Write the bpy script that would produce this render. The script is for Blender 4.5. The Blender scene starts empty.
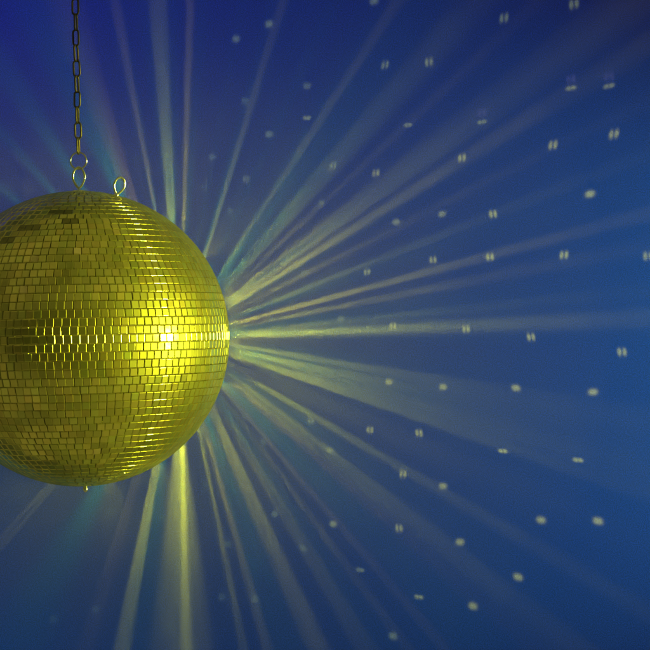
import bpy, math, random
import numpy as np
from mathutils import Vector, Matrix

random.seed(7)
rng = np.random.default_rng(11)
S = bpy.context.scene
COL = S.collection
R = 0.2                       # radius of the mirror ball, metres
DEPTH = 2.0                   # ball centre in front of the camera
FPX = 1473.0                  # focal length in pixels of a 650 px picture
WALL_Y = 1.3

# ------------------------------------------------------------------ camera
al = math.radians(1.15)
CR = Vector((math.cos(al), 0, -math.sin(al)))
CU = Vector((math.sin(al), 0, math.cos(al)))
CF = Vector((0, 1, 0))
bx, by = 82.0, 338.5          # ball centre in the picture
CAM = -(CR*((bx-325)/FPX*DEPTH) + CU*(-(by-325)/FPX*DEPTH) + CF*DEPTH)
cd = bpy.data.cameras.new('camera')
cam = bpy.data.objects.new('camera', cd); COL.objects.link(cam)
cd.sensor_width = 36; cd.lens = 36*FPX/650; cd.clip_start = 0.02; cd.clip_end = 60
M = Matrix((( CR.x, CU.x, -CF.x, CAM.x), (CR.y, CU.y, -CF.y, CAM.y), (CR.z, CU.z, -CF.z, CAM.z), (0,0,0,1)))
cam.matrix_world = M
S.camera = cam

def at(px, py, y):
    """point of the world on the plane Y = y that a picture position looks at"""
    d = CR*((px-325)/FPX) + CU*(-(py-325)/FPX) + CF
    return CAM + d*((y-CAM.y)/d.y)

# ------------------------------------------------------------------ view, sampling
S.view_settings.view_transform = 'Standard'
S.view_settings.look = 'None'
S.view_settings.exposure = 0
S.view_settings.gamma = 1
S.render.engine = 'CYCLES'
cy = S.cycles
cy.use_denoising = True
cy.max_bounces = 6
cy.volume_bounces = 0
cy.sample_clamp_indirect = 6
cy.use_light_tree = True
cy.volume_max_steps = 64
cy.caustics_reflective = False

# ------------------------------------------------------------------ world: the dim warm room round the ball
W = bpy.data.worlds.new('World'); S.world = W; W.use_nodes = True
nt = W.node_tree; N = nt.nodes; L = nt.links
for n in list(N): N.remove(n)
def node(nt, t, **k):
    n = nt.nodes.new(t)
    for a, v in k.items(): setattr(n, a, v)
    return n
out = node(nt, 'ShaderNodeOutputWorld'); bg = node(nt, 'ShaderNodeBackground')
L.new(bg.outputs[0], out.inputs[0])
tc = node(nt, 'ShaderNodeTexCoord')
noi = node(nt, 'ShaderNodeTexNoise'); noi.inputs['Scale'].default_value = 3.2; noi.inputs['Detail'].default_value = 3
L.new(tc.outputs['Generated'], noi.inputs['Vector'])
mr = node(nt, 'ShaderNodeMapRange'); mr.inputs[1].default_value = .3; mr.inputs[2].default_value = .7
mr.inputs[3].default_value = .1; mr.inputs[4].default_value = 1.75
L.new(noi.outputs['Fac'], mr.inputs[0])
# dark patches put into the world, for the dark smudges the ball reflects
sep = node(nt, 'ShaderNodeSeparateXYZ'); L.new(tc.outputs['Generated'], sep.inputs[0])
def math_(op, a, b=None, c=None):
    n = node(nt, 'ShaderNodeMath', operation=op)
    for i, v in enumerate((a, b, c)):
        if v is None: continue
        if isinstance(v, (int, float)): n.inputs[i].default_value = v
        else: L.new(v, n.inputs[i])
    return n.outputs[0]
az = math_('ARCTAN2', sep.outputs[0], math_('MULTIPLY', sep.outputs[1], -1.0))
def blob(az0, el0, wa, we, depth, soft=.35):
    a = math_('DIVIDE', math_('SUBTRACT', az, az0), wa)
    e = math_('DIVIDE', math_('SUBTRACT', sep.outputs[2], el0), we)
    d = math_('SQRT', math_('ADD', math_('MULTIPLY', a, a), math_('MULTIPLY', e, e)))
    m = node(nt, 'ShaderNodeMapRange', interpolation_type='SMOOTHSTEP')
    m.inputs[1].default_value = 1-soft; m.inputs[2].default_value = 1+soft
    m.inputs[3].default_value = 1-depth; m.inputs[4].default_value = 1
    L.new(d, m.inputs[0]); return m.outputs[0]
k = math_('MULTIPLY', mr.outputs[0], blob(.05, .0, 1.0, .46, 1.0, .4))
k = math_('MULTIPLY', k, blob(.25, -.36, .5, .12, .6, .6))
mix = node(nt, 'ShaderNodeMix', data_type='RGBA')
mix.inputs[6].default_value = (.0, .0, .0, 1); mix.inputs[7].default_value = (.130, .110, .042, 1)
L.new(k, mix.inputs[0]); mix.clamp_factor = False
L.new(mix.outputs[2], bg.inputs[0]); bg.inputs[1].default_value = 1.0

# ------------------------------------------------------------------ lamps
def aim(o, p, d):
    o.location = p
    o.rotation_euler = Vector(d).to_track_quat('-Z', 'Y').to_euler()
def spot(name, p, d, watt, deg, color, blend=.5, radius=.0):
    l = bpy.data.lights.new(name, 'SPOT'); l.energy = watt; l.color = color
    l.spot_size = math.radians(deg); l.spot_blend = blend; l.shadow_soft_size = radius
    o = bpy.data.objects.new(name, l); COL.objects.link(o); aim(o, p, d)
    return o

TH = math.radians(76)
LD = Vector((math.sin(TH), -math.cos(TH), 0.0)).normalized()     # towards the yellow stage lamp
key_pos = LD*3.2
spot('stage_lamp', key_pos, -LD, 5400, 7.4, (.96, 1, .08), .12, .33)
# blue wash close to the wall, and unseen teal fills added to tint it
for nm, p0, t0, w, c in (('blue_wash_lamp', (-2.7, .75, 1.9), (1.25, WALL_Y, .55), 300, (.14, .02, 1.0)),
                         ('added_teal_fill', (-2.4, .75, -2.0), (.2, WALL_Y, -.35), 130, (.01, .80, .9)),
                         ('added_teal_fill', (2.9, .75, -.1), (.7, WALL_Y, -.10), 150, (.0, 1.4, .9))):
    spot(nm, Vector(p0), Vector(t0)-Vector(p0), w, 50, c, 1.0, .05)

def surf_point(r):
    n = (Vector(r).normalized() + LD).normalized()
    return n*(R+.0015)

# added spot lamps stand in for the tiles' reflected spots on the wall:
# picture position, strength, shape (r round, v two upright halves, h flat pair, g flat pair with a ghost above)
DOTS = [(236,39,.4,'r'),(269,24,.45,'r'),(374,1,.45,'r'),(245,101,.3,'v'),(307,86,.4,'r'),(307,118,.6,'h'),(385,65,.5,'v'),
(429,62,.6,'v'),(269,134,.45,'r'),(408,125,.55,'h'),(333,166,.6,'v'),(376,173,.7,'v'),(246,179,.4,'v'),(230,211,.3,'r'),
(321,203,.4,'r'),(504,18,.5,'v'),(574,4,.55,'v'),(571,88,.65,'g'),(609,86,.65,'g'),(482,122,.6,'g'),(462,158,.85,'v'),
(553,145,.9,'v'),(614,134,.9,'v'),(590,194,1,'r'),(493,214,.95,'v'),(442,214,.65,'r'),(396,222,.6,'r'),(433,260,.8,'v'),
(367,272,.7,'v'),(304,273,.5,'v'),(271,318,.3,'r'),(341,319,.5,'r'),(393,326,.8,'v'),(274,374,.3,'r'),(317,379,.5,'r'),
(389,382,.8,'r'),(245,417,.3,'r'),(311,421,.6,'v'),(370,430,.75,'v'),(419,433,.85,'v'),(490,257,1,'v'),(564,255,1,'v'),
(648,256,.9,'v'),(466,329,.9,'v'),(531,337,.95,'v'),(622,352,1,'v'),(443,387,.85,'r'),(516,388,.95,'r'),(593,392,1,'r'),
(263,442,.4,'r'),(330,450,.6,'r'),(403,474,.8,'v'),(443,486,.8,'r'),(275,514,.4,'r'),(333,524,.6,'r'),(303,548,.4,'r'),
(399,528,.7,'v'),(228,544,.3,'r'),(255,599,.3,'r'),(360,570,.5,'h'),(419,597,.65,'h'),(393,636,.45,'r'),(222,597,.2,'r'),
(503,451,1,'h'),(578,460,1,'h'),(541,520,.9,'r'),(598,521,1,'r'),(460,542,.8,'r'),(518,577,.85,'r'),(473,606,.75,'r'),
(110,511,.18,'r'),(162,517,.22,'r'),(96,609,.15,'r'),(54,619,.12,'r'),(169,626,.16,'r'),(205,485,.22,'r'),
(163,68,.16,'r'),(136,159,.16,'r'),(212,157,.3,'r'),(204,187,.25,'v')]

def gobo(light, shape):
    """the lamp's twin filament image thrown by one tile: a soft pair of lobes"""
    light.use_nodes = True
    t = light.node_tree
    em = [n for n in t.nodes if n.type == 'EMISSION'][0]
    tcn = t.nodes.new('ShaderNodeTexCoord')
    sp = t.nodes.new('ShaderNodeSeparateXYZ'); t.links.new(tcn.outputs['Normal'], sp.inputs[0])
    def m_(op, a, b=0.0):
        n = t.nodes.new('ShaderNodeMath'); n.operation = op
        for q, v in enumerate((a, b)):
            if isinstance(v, float): n.inputs[q].default_value = v
            else: t.links.new(v, n.inputs[q])
        return n.outputs[0]
    x0, rx, ry = {'r': (.0013, .0049, .0050), 'v': (.0032, .0028, .0058), 'h': (.0028, .0039, .0032)}[shape]
    sk = random.uniform(-.15, .15)
    xx = m_('ADD', sp.outputs[0], m_('MULTIPLY', sp.outputs[1], sk))
    a = m_('DIVIDE', m_('SUBTRACT', m_('ABSOLUTE', xx), x0), rx)
    b = m_('DIVIDE', sp.outputs[1], ry)
    d = m_('ADD', m_('MULTIPLY', a, a), m_('MULTIPLY', b, b))
    e = m_('EXPONENT', m_('MULTIPLY', m_('POWER', d, 1.2), -1.0))
    t.links.new(e, em.inputs['Strength'])

DOT_W = 480.0
for (px, py, s, sh) in DOTS:
    T = at(px, py, WALL_Y)
    P = surf_point(T)
    d = (T-P).length
    c = Vector((1.1, .62, .008)).lerp(Vector((.45, .7, .08)), max(0, .75-s))
    o = spot('added_spot_lamp', P, T-P, DOT_W*s**1.4*(d/1.5)**2, 1.4, c, .1)
    gobo(o.data, 'h' if sh == 'g' else sh)
    if sh == 'g':
        T2 = at(px, py-9, WALL_Y)
        o = spot('added_spot_lamp', P, T2-P, DOT_W*.10*(d/1.5)**2, 1.2, (1, .5, .2), .15)
        gobo(o.data, 'v')

# added lamps stand in for reflected beams leaving the ball through the haze:
# direction in the picture (degrees, anticlockwise from right), lean towards the camera (deg), cone (deg), strength, colour
Yl = (.94, 1, .01); Am = (1, .90, .01); Br = (.8, .55, .10); Te = (.01, .60, .30)
BEAMS = [
 (37.0, -8, 5.0, 1.00, Am), (36.2, 5, 4.0, .55, Te), (31.8, 10, 3.2, .70, Am), (31.6, -5, 3.2, .35, Te),
 (48.5, 0, 5.0, .55, Yl), (49.0, 8, 5.5, .55, Te), (57.5, -6, 2.4, .40, Am), (55.5, 6, 7.0, .60, Te), (52.0, -10, 3.0, .2, Te),
 (65.0, 4, 2.6, .40, Te), (73.5, -4, 3.8, .50, Te), (72.5, 6, 2.0, .25, Am), (79.0, 5, 1.6, .25, Te),
 (94.0, -4, 4.0, .75, Yl), (93.2, 6, 7.5, .45, Te), (87.8, 5, 2.2, .35, Am), (86.5, -4, 3.0, .30, Te),
 (100.6, 4, 2.8, .25, Br), (101.0, -4, 3.5, .40, Te), (109.0, 0, 9.0, .30, Br), (112.0, 4, 12.0, .6, Te),
 (123.0, 2, 7.0, .45, Te), (131.0, -2, 4.5, .40, Te), (140.0, -2, 6.0, .3, Te),
 (21.3, 6, 2.2, .30, Yl), (20.0, -4, 4.0, .35, Te), (14.9, -4, 2.2, .80, Am), (11.0, 5, 2.5, .35, Am), (8.0, -2, 5.0, .3, Te),
 (2.4, 3, 3.0, 1.1, Yl), (2.6, -5, 4.5, .60, Am), (3.0, 8, 7.0, .45, Te),
 (-10.5, 0, 4.5, .9, Yl), (-15.5, 5, 6.5, .9, Yl), (-12.0, -5, 14.0, .35, Te), (-24.0, 3, 4.0, .2, Yl),
 (-30.5, -3, 2.8, .45, Yl), (-38.0, 4, 3.6, .80, Yl), (-41.5, -5, 3.0, .2, Br), (-45.0, 5, 8.0, .5, Te), (-34.0, 5, 5.0, .3, Te),
 (-49.3, 2, 2.2, .25, Br), (-59.3, -3, 3.4, .45, Am), (-57.0, 4, 5.0, .3, Te), (-65.7, 4, 4.2, .7, Yl), (-66.5, -5, 4.5, .2, Br),
 (-74.5, -3, 3.0, .25, Am), (-78.0, 5, 2.4, .35, Yl), (-71.0, 0, 7.0, .5, Te), (-88.5, 3, 3.3, 1.0, Yl), (-90.0, -4, 15.0, .95, Yl),
 (-100.2, 4, 3.9, 1.5, Yl), (-98.0, -5, 9.0, .35, Te), (-107.0, -3, 4.0, .2, Br), (-118.0, 2, 14.0, .35, Te), (-131.0, 0, 3.5, .22, Am),
 (43.0, 3, 1.8, .22, Am), (61.0, 3, 1.8, .2, Te), (69.0, -3, 1.8, .2, Te), (27.0, -4, 1.8, .22, Am), (5.8, 4, 1.8, .3, Yl), (-18.5, 3, 2.0, .3, Yl), (-53.5, 3, 2.0, .22, Am),
]
BEAM_W = 1250.0
VX, VY = 171, 338
for (ang, lean, cone, s, c) in BEAMS:
    a = math.radians(ang); b = math.radians(lean)
    r = CR*math.cos(a)*math.cos(b) + CU*math.sin(a)*math.cos(b) - CF*math.sin(b)
    side = -CR*math.sin(a) + CU*math.cos(a)
    # the added lamp hides behind the outline, in line with the stage lamp's reflection
    vx, ca_, sa_ = .6*R, math.cos(a), math.sin(a)
    k = .82*R
    tt = -vx*ca_ + math.sqrt(max(0, k*k - (vx*sa_)**2))
    P = (CR*(vx+tt*ca_) + CU*(tt*sa_) + CF*math.sqrt(R*R-k*k)).normalized()*(R+.0015)
    if c == Te:
        spot('added_beam_lamp', P, r, BEAM_W*.30*s*5/(cone+1), cone*1.8, c, 1.0, .003)
        continue
    n = 2 if cone > 3.3 else 1
    for q in range(n):                     # lamps side by side stand in for neighbouring tiles
        u = (q-(n-1)/2)
        Pq = (P + side*u*.007).normalized()*(R+.0015)
        rq = r + side*math.radians(cone)*.30*u
        spot('added_beam_lamp', Pq, rq, BEAM_W*2.1*s*3/(cone+.6)/n*1.5*random.uniform(.85, 1.2)*.85, max(2.8, cone*(1.25 if n == 1 else .95)), c, 1.0, .003)
# unseen lamps added behind the rim for a wide soft glow in the haze
for ang, w in ((58, 3), (36, 6), (16, 9), (-2, 11), (-20, 10), (-40, 7), (-62, 5), (-82, 5)):
    a = math.radians(ang); b = math.radians(24)
    r = CR*math.cos(a)*math.cos(b) + CU*math.sin(a)*math.cos(b) - CF*math.sin(b)
    P = (CR*math.cos(a)*.93 + CU*math.sin(a)*.93 + CF*.367)*(R+.002)
    spot('added_glow_lamp', P, r, w*.55, 62, (1, 1, .01), 1.0, .001)

# ------------------------------------------------------------------ materials
def mat(name):
    m = bpy.data.materials.new(name); m.use_nodes = True
    t = m.node_tree
    return m, t, t.nodes['Principled BSDF']
def bump(t, p, scale, strength, dist=.001, detail=4):
    tcn = t.nodes.new('ShaderNodeTexCoord'); n = t.nodes.new('ShaderNodeTexNoise')
    n.inputs['Scale'].default_value = scale; n.inputs['Detail'].default_value = detail
    t.links.new(tcn.outputs['Object'], n.inputs['Vector'])
    b = t.nodes.new('ShaderNodeBump'); b.inputs['Strength'].default_value = strength; b.inputs['Distance'].default_value = dist
    t.links.new(n.outputs['Fac'], b.inputs['Height']); t.links.new(b.outputs[0], p.inputs['Normal'])
    return tcn, n

m_wall, t, p = mat('blue_lit_wall')
p.inputs['Roughness'].default_value = .85
tcn, n = bump(t, p, 260, .35, .0012)
n2 = t.nodes.new('ShaderNodeTexNoise'); n2.inputs['Scale'].default_value = 1.3; n2.inputs['Detail'].default_value = 2
t.links.new(tcn.outputs['Object'], n2.inputs['Vector'])
n3 = t.nodes.new('ShaderNodeTexNoise'); n3.inputs['Scale'].default_value = 420; n3.inputs['Detail'].default_value = 1
t.links.new(tcn.outputs['Object'], n3.inputs['Vector'])
cr = t.nodes.new('ShaderNodeMix'); cr.data_type = 'RGBA'
cr.inputs[6].default_value = (.034, .065, .60, 1); cr.inputs[7].default_value = (.030, .090, .60, 1)  # blue light on the wall is put into its base colour
t.links.new(n2.outputs['Fac'], cr.inputs[0])
hs = t.nodes.new('ShaderNodeHueSaturation')
mrr = t.nodes.new('ShaderNodeMapRange'); mrr.inputs[1].default_value = .3; mrr.inputs[2].default_value = .7
mrr.inputs[3].default_value = .55; mrr.inputs[4].default_value = 1.45
t.links.new(n3.outputs['Fac'], mrr.inputs[0]); t.links.new(mrr.outputs[0], hs.inputs['Value'])
t.links.new(cr.outputs[2], hs.inputs['Color']); t.links.new(hs.outputs[0], p.inputs['Base Color'])

def metal(name, col, rough, scale=300):
    m, t, p = mat(name)
    p.inputs['Base Color'].default_value = (*col, 1); p.inputs['Metallic'].default_value = 1
    p.inputs['Roughness'].default_value = rough
    bump(t, p, scale, .15, .0004)
    return m
m_chain = metal('dull_brass_wire', (.065, .055, .042), .45)
m_ring = metal('plated_steel', (.72, .78, .92), .2)

# mirror glass: sharp lobe and a duller, dusty lobe; every tile a little different
def tile_mat(name, r1, r2, f2):
    m = bpy.data.materials.new(name); m.use_nodes = True
    t = m.node_tree
    for n in list(t.nodes): t.nodes.remove(n)
    o = t.nodes.new('ShaderNodeOutputMaterial')
    at_ = t.nodes.new('ShaderNodeAttribute'); at_.attribute_name = 'tile_tint'
    a = t.nodes.new('ShaderNodeBsdfAnisotropic'); a.inputs['Roughness'].default_value = r1
    b = t.nodes.new('ShaderNodeBsdfAnisotropic'); b.inputs['Roughness'].default_value = r2
    d = t.nodes.new('ShaderNodeBsdfDiffuse')
    for q in (a, b, d): t.links.new(at_.outputs['Color'], q.inputs['Color'])
    m1 = t.nodes.new('ShaderNodeMixShader'); m1.inputs[0].default_value = f2
    m2 = t.nodes.new('ShaderNodeMixShader'); m2.inputs[0].default_value = .022
    t.links.new(a.outputs[0], m1.inputs[1]); t.links.new(b.outputs[0], m1.inputs[2])
    t.links.new(m1.outputs[0], m2.inputs[1]); t.links.new(d.outputs[0], m2.inputs[2])
    t.links.new(m2.outputs[0], o.inputs[0])
    tcn = t.nodes.new('ShaderNodeTexCoord'); n = t.nodes.new('ShaderNodeTexNoise')
    n.inputs['Scale'].default_value = 120; n.inputs['Detail'].default_value = 2
    t.links.new(tcn.outputs['Object'], n.inputs['Vector'])
    bm_ = t.nodes.new('ShaderNodeBump'); bm_.inputs['Strength'].default_value = .05; bm_.inputs['Distance'].default_value = .001
    # finger smears and dust: the polish varies over each tile
    n4 = t.nodes.new('ShaderNodeTexNoise'); n4.inputs['Scale'].default_value = 70; n4.inputs['Detail'].default_value = 4
    t.links.new(tcn.outputs['Object'], n4.inputs['Vector'])
    rr_ = t.nodes.new('ShaderNodeMapRange'); rr_.inputs[1].default_value = .35; rr_.inputs[2].default_value = .7
    rr_.inputs[3].default_value = r1*.6; rr_.inputs[4].default_value = r1*1.7
    t.links.new(n4.outputs['Fac'], rr_.inputs[0]); t.links.new(rr_.outputs[0], a.inputs['Roughness'])
    t.links.new(n.outputs['Fac'], bm_.inputs['Height']); t.links.new(bm_.outputs[0], a.inputs['Normal'])
    return m
m_tile = tile_mat('mirror_glass', .10, .40, .20)
m_edge = tile_mat('cut_glass_edge', .06, .35, .15)
m_core, t, p = mat('grout')
p.inputs['Base Color'].default_value = (.13, .11, .03, 1); p.inputs['Roughness'].default_value = .6

# ------------------------------------------------------------------ object helpers
def tag(o, label=None, cat=None, group=None, kind=None):
    if label: o['label'] = label
    if cat: o['category'] = cat
    if group: o['group'] = group
    if kind: o['kind'] = kind
    return o
def empty(name, loc=(0, 0, 0)):
    o = bpy.data.objects.new(name, None); COL.objects.link(o); o.location = loc; o.empty_display_size = .02
    return o
def mesh(name, v, f, m, parent=None, smooth=False, loc=(0, 0, 0)):
    me = bpy.data.meshes.new(name); me.from_pydata([tuple(x) for x in v], [], f)
    for q in (m if isinstance(m, (list, tuple)) else [m]): me.materials.append(q)
    if smooth: me.polygons.foreach_set('use_smooth', [True]*len(f))
    me.update()
    o = bpy.data.objects.new(name, me); COL.objects.link(o); o.parent = parent; o.location = loc
    return o
def tube(path, r, closed=True, seg=10):
    """tube round a path of points; r may be a list"""
    n = len(path); v = []; f = []
    path = [Vector(q) for q in path]
    prev = None
    for i in range(n):
        a = path[(i-1) % n] if closed or i > 0 else path[i]
        b = path[(i+1) % n] if closed or i < n-1 else path[i]
        tg = (b-a).normalized()
        if prev is None:
            up = Vector((0, 1, 0)) if abs(tg.y) < .8 else Vector((1, 0, 0))
            s = tg.cross(up).normalized()
        else:
            s = (prev - tg*prev.dot(tg)).normalized()
        prev = s; u = tg.cross(s)
        rr = r[i] if isinstance(r, list) else r
        for k in range(seg):
            w = 2*math.pi*k/seg
            v.append(path[i] + s*math.cos(w)*rr + u*math.sin(w)*rr)
    for i in range(n if closed else n-1):
        j = (i+1) % n
        for k in range(seg):
            k2 = (k+1) % seg
            f.append((i*seg+k, j*seg+k, j*seg+k2, i*seg+k2))
    if not closed:
        f.append(tuple(range(seg))[::-1]); f.append(tuple((n-1)*seg+k for k in range(seg)))
    return v, f
def lathe(prof, seg=32):
    v = []; f = []
    for (r, z) in prof:
        for k in range(seg):
            w = 2*math.pi*k/seg; v.append((r*math.cos(w), r*math.sin(w), z))
    for i in range(len(prof)-1):
        for k in range(seg):
            k2 = (k+1) % seg
            f.append((i*seg+k, i*seg+k2, (i+1)*seg+k2, (i+1)*seg+k))
    return v, f
def join(*ms):
    v = []; f = []
    for (a, b) in ms:
        o = len(v); v += list(a); f += [tuple(i+o for i in q) for q in b]
    return v, f

# ------------------------------------------------------------------ setting
wv = [(-5, 0, -4), (5, 0, -4), (5, 0, 4), (-5, 0, 4), (-5, .1, -4), (5, .1, -4), (5, .1, 4), (-5, .1, 4)]
wf = [(0, 1, 2, 3), (5, 4, 7, 6), (4, 0, 3, 7), (1, 5, 6, 2), (3, 2, 6, 7), (4, 5, 1, 0)]
tag(mesh('wall', wv, wf, m_wall, loc=(0, WALL_Y, 0)), kind='structure')

# ------------------------------------------------------------------ mirror ball
ball = empty('mirror_ball')
tag(ball, 'large yellow lit mirror ball covered in small square mirror tiles', 'mirror ball')
rad = R-.0022
prof = [(max(1e-5, rad*math.cos(math.radians(a))), rad*math.sin(math.radians(a))) for a in range(-90, 91, 3)]
v, f = lathe(prof, 96)
mesh('ball_core', v, f, m_core, ball, True)

rows = 59
step = math.pi/rows
V = []; Fc = []; MI = []; SM = []; TT = []
special = {}
def tile(lat, lon, hw, hh, tilt, tint):
    n = np.array([math.cos(lat)*math.cos(lon), math.cos(lat)*math.sin(lon), math.sin(lat)])
    e = np.array([-math.sin(lon), math.cos(lon), 0.0])
    u = np.cross(n, e)
    tx, ty = tilt
    n2 = n + e*tx + u*ty; n2 /= np.linalg.norm(n2)
    e2 = e - n2*np.dot(e, n2); e2 /= np.linalg.norm(e2)
    u2 = np.cross(n2, e2)
    c = n*(R-.0002)
    base = len(V)
    B = .00100
    cs = [c + e2*sx*(hw-B) + u2*sy*(hh-B) for (sx, sy) in ((-1, -1), (1, -1), (1, 1), (-1, 1))]
    V.extend(cs); Fc.append((base, base+1, base+2, base+3)); MI.append(0); SM.append(False)
    # the four rounded cut edges, each its own strip
    prof = ((B, 0), (B*.62, -.00006), (B*.3, -.00022), (B*.08, -.0005), (0, -.0010), (0, -.0024))
    for (dx, dy) in ((0, -1), (1, 0), (0, 1), (-1, 0)):
        b0 = len(V)
        o_, a_ = (e2*dx*1.0, u2) if dx else (u2*dy*1.0, e2)
        ho, ha = (hw, hh) if dx else (hh, hw)
        sg = 1 if (dx > 0 or dy < 0) else -1
        for (ins, dz) in prof:
            V.append(c + o_*(ho-ins) - a_*sg*(ha-ins) + n2*dz)
            V.append(c + o_*(ho-ins) + a_*sg*(ha-ins) + n2*dz)
        for q in range(len(prof)-1):
            Fc.append((b0+2*q+2, b0+2*q+3, b0+2*q+1, b0+2*q)); MI.append(1); SM.append(True)
    TT.extend([tint]*(len(V)-base))
# direction of the picture point on the ball -> lat, lon
def ball_at(px, py):
    x = (px-bx)/149.5; z = -(py-by)/149.5
    w = CR*x + CU*z; q = max(0, 1-w.length_squared)
    d = w - CF*math.sqrt(q)
    return math.asin(d.z), math.atan2(d.y, d.x)
bright = [ball_at(*q) for q in ((97, 255), (115, 447), (59, 263), (52, 294))]
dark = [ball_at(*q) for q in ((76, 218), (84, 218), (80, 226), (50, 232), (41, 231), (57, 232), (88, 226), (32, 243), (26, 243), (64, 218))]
patchy = rng.normal(size=(16, 40))
for i in range(rows):
    lat = -math.pi/2 + (i+.5)*step
    if abs(lat) > math.radians(87.6): continue
    circ = 2*math.pi*math.cos(lat)
    ncol = max(6, int(round(circ/.0512)))
    off = rng.random()*2*math.pi
    hh = R*step/2 - .00020
    row_t = rng.normal()*.004
    drift = 0
    for j in range(ncol):
        lon = off + 2*math.pi*(j + rng.normal()*.018)/ncol
        # outer tiles of a row are chords: keep a thin gap
        hw = R*math.cos(abs(lat)+step/2*.6)*math.pi/ncol - .00022
        if hw < .0012: continue
        pg = patchy[int((lat+1.6)/3.2*15.9), int((lon % 6.283)/6.2832*39.9)]
        tl = [rng.normal()*.011, row_t + rng.normal()*.010]
        if rng.random() < .05: tl = [rng.normal()*.035, rng.normal()*.03]
        val = .88 + rng.normal()*.055 + pg*.02
        tint = np.array([.86+rng.normal()*.035, .83+rng.normal()*.02, .19])*val  # yellow of the reflected light is put into the tile colour
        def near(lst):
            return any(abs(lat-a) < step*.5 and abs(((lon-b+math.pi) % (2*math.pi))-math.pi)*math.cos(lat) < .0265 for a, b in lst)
        if near(dark): tint = np.array([.26, .24, .07]);  # dark tint painted in place of a dark reflection
        if near(bright): tl = [.16, .05]; tint = np.array([1.0, .88, .35])  # pale tint and tilt stand in for a bright reflection
        V_tint = tuple(np.clip(tint, 0, 1))+(1.0,)
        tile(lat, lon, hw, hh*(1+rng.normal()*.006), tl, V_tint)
me = bpy.data.meshes.new('mirror_tiles')
me.from_pydata([tuple(x) for x in V], [], Fc)
me.materials.append(m_tile); me.materials.append(m_edge)
me.polygons.foreach_set('material_index', MI); me.polygons.foreach_set('use_smooth', SM)
ca = me.attributes.new('tile_tint', 'FLOAT_COLOR', 'POINT')
ca.data.foreach_set('color', np.array(TT, dtype=np.float32).ravel())
me.update()
to = bpy.data.objects.new('mirror_tiles', me); COL.objects.link(to); to.parent = ball

# top plate, two eyelets, bottom nut
v, f = lathe([(1e-5, .0008), (.010, .0008), (.0115, 0), (.0115, -.002)], 24)
mesh('cap_plate', v, f, m_ring, ball, True, (0, 0, R+.0003))
def eyelet(w, h, wire, neck, parent, base, rot, name='eyelet'):
    pts = []
    n = 36
    for i in range(n):
        a = 2*math.pi*i/n - math.pi/2
        z = h/2*(1+math.sin(a))
        x = w/2*math.cos(a)*(.62+.38*min(1, z/(h*.45)))**1.2 if z < h*.45 else w/2*math.cos(a)
        pts.append((x, 0, neck+z))
    a = tube(pts, wire, True, 10)
    b = tube([(0, 0, -.004), (0, 0, neck+.001)], wire*1.1, False, 10)
    c = lathe([(1e-5, .0016), (.0035, .0016), (.0042, .0008), (.0042, -.002)], 6)
    v, f = join(a, b, c)
    o = mesh(name, v, f, m_ring, parent, True, base)
    o.rotation_euler = rot
    return o
# ring and eyelet heights from the picture
s_ = DEPTH/FPX
eyelet(.0160, .0280, .0017, .0035, ball, (0, 0, R+.0008), (0, 0, math.radians(12)))
e2a = math.radians(15.2)
e2 = eyelet(.0148, .0230, .0017, .001, ball, ((R+.0004)*math.sin(e2a), -.012, (R+.0004)*math.cos(e2a)), (math.radians(4), math.radians(17), math.radians(28)))
v, f = lathe([(1e-5, -.0085), (.0022, -.0078), (.0036, -.0055), (.0038, -.003), (.0028, -.0012), (.0028, .003)], 20)
mesh('bottom_nut', v, f, m_ring, ball, True, (.0005, 0, -R-.0008))

# ------------------------------------------------------------------ ring and chain
ez = R+.0008+.0035+.0285       # centre line of the eyelet's top wire
RR = .0113
ring_c = Vector((0, 0, ez-.0027+RR))
pts = [(RR*math.cos(2*math.pi*i/48), 0, RR*math.sin(2*math.pi*i/48)) for i in range(48)]
v, f = tube(pts, .00125, True, 12)
ro = mesh('steel_ring', v, f, m_ring, None, True, ring_c)
ro.rotation_euler = (0, 0, math.radians(-8))
tag(ro, 'round plated steel ring between the chain and the ball eyelet', 'ring')

chain = empty('chain', ring_c + Vector((0, 0, RR)))
tag(chain, 'thin dark chain of long links holding up the mirror ball', 'chain')
wire = .00145; LH = .0245; LW = .0114; pitch = LH-2*wire-.0006
def link_pts(h, w):
    rr = w/2; hs = h/2-rr; pts = []
    for i in range(9):
        a = math.pi*i/8; pts.append((rr*math.cos(a)*.97, 0, hs+rr*math.sin(a)))
    for i in range(9):
        a = math.pi+math.pi*i/8; pts.append((rr*math.cos(a)*.97, 0, -hs+rr*math.sin(a)))
    return pts
v, f = tube(link_pts(LH-2*wire, LW-2*wire), wire, True, 8)
lk = None
z0 = (LH-2*wire)/2 - wire*1.4
i = 0
while z0 + i*pitch < .46:
    if lk is None:
        o = lk = mesh('link', v, f, m_chain, chain, True)
    else:
        o = lk.copy(); COL.objects.link(o); o.parent = chain
    o.location = (rng.normal()*.0002, 0, z0 + i*pitch)
    o.rotation_euler = (0, rng.normal()*.02, math.radians((72 if i % 2 == 0 else -14) + rng.normal()*8))
    i += 1

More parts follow.
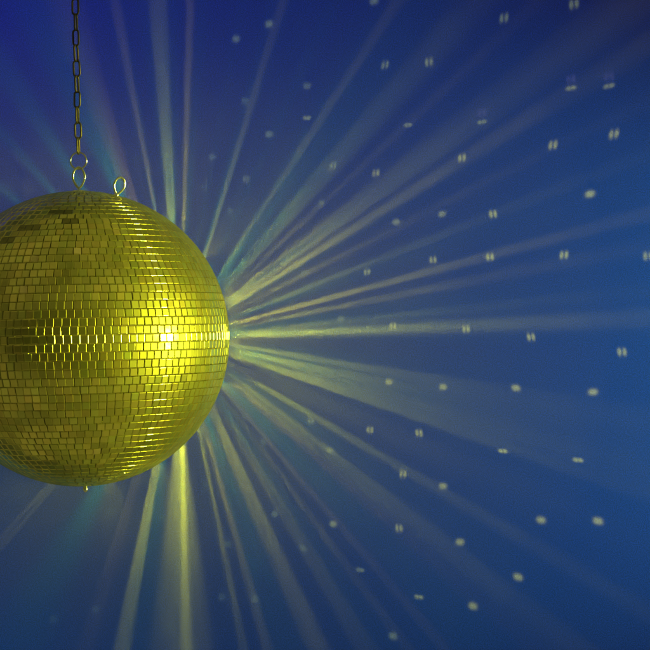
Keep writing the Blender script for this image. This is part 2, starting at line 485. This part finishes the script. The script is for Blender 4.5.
# ------------------------------------------------------------------ haze: one even closed box round camera, ball and wall
hz = mesh('haze', [(x, y, z) for z in (-4.6, 4.6) for (x, y) in ((-5.4, -4.4), (5.4, -4.4), (5.4, 2.0), (-5.4, 2.0))],
          [(3, 2, 1, 0), (4, 5, 6, 7), (0, 1, 5, 4), (1, 2, 6, 5), (2, 3, 7, 6), (3, 0, 4, 7)], m_wall)
hz.data.materials.clear()
m = bpy.data.materials.new('stage_haze'); m.use_nodes = True; t = m.node_tree
for n in list(t.nodes): t.nodes.remove(n)
o = t.nodes.new('ShaderNodeOutputMaterial'); pv = t.nodes.new('ShaderNodeVolumePrincipled')
pv.inputs['Color'].default_value = (.9, .92, .95, 1); pv.inputs['Density'].default_value = .013
t.links.new(pv.outputs[0], o.inputs['Volume'])
hz.data.materials.append(m)
tag(hz, kind='stuff')

# added volume, densest round the ball, so the beams fade with distance
prof = [(max(1e-5, .65*math.cos(math.radians(a))), .65*math.sin(math.radians(a))) for a in range(-90, 91, 6)]
v, f = lathe(prof, 48)
so = mesh('beam_falloff', v, f, m_wall, None, False, (.06, 0, 0)); so.data.materials.clear()
m = bpy.data.materials.new('falloff_smoke'); m.use_nodes = True; t = m.node_tree
for n in list(t.nodes): t.nodes.remove(n)
o = t.nodes.new('ShaderNodeOutputMaterial'); pv = t.nodes.new('ShaderNodeVolumePrincipled')
pv.inputs['Color'].default_value = (.9, .92, .95, 1)
tcn = t.nodes.new('ShaderNodeTexCoord'); ln = t.nodes.new('ShaderNodeVectorMath'); ln.operation = 'LENGTH'
t.links.new(tcn.outputs['Object'], ln.inputs[0])
mm = t.nodes.new('ShaderNodeMath'); mm.operation = 'MULTIPLY_ADD'; mm.inputs[1].default_value = -1/.14; mm.inputs[2].default_value = .25/.14
t.links.new(ln.outputs['Value'], mm.inputs[0])
ex = t.nodes.new('ShaderNodeMath'); ex.operation = 'EXPONENT'; t.links.new(mm.outputs[0], ex.inputs[0])
mn = t.nodes.new('ShaderNodeMath'); mn.operation = 'MINIMUM'; t.links.new(ex.outputs[0], mn.inputs[0]); mn.inputs[1].default_value = 1.0
no = t.nodes.new('ShaderNodeTexNoise'); no.inputs['Scale'].default_value = 8; no.inputs['Detail'].default_value = 2
t.links.new(tcn.outputs['Object'], no.inputs['Vector'])
mq = t.nodes.new('ShaderNodeMapRange'); mq.inputs[1].default_value = .3; mq.inputs[2].default_value = .7
mq.inputs[3].default_value = .05; mq.inputs[4].default_value = .12
t.links.new(no.outputs['Fac'], mq.inputs[0])
md = t.nodes.new('ShaderNodeMath'); md.operation = 'MULTIPLY'; t.links.new(mn.outputs[0], md.inputs[0]); t.links.new(mq.outputs[0], md.inputs[1])
t.links.new(md.outputs[0], pv.inputs['Density']); t.links.new(pv.outputs[0], o.inputs['Volume'])
so.data.materials.append(m)
tag(so, kind='stuff')
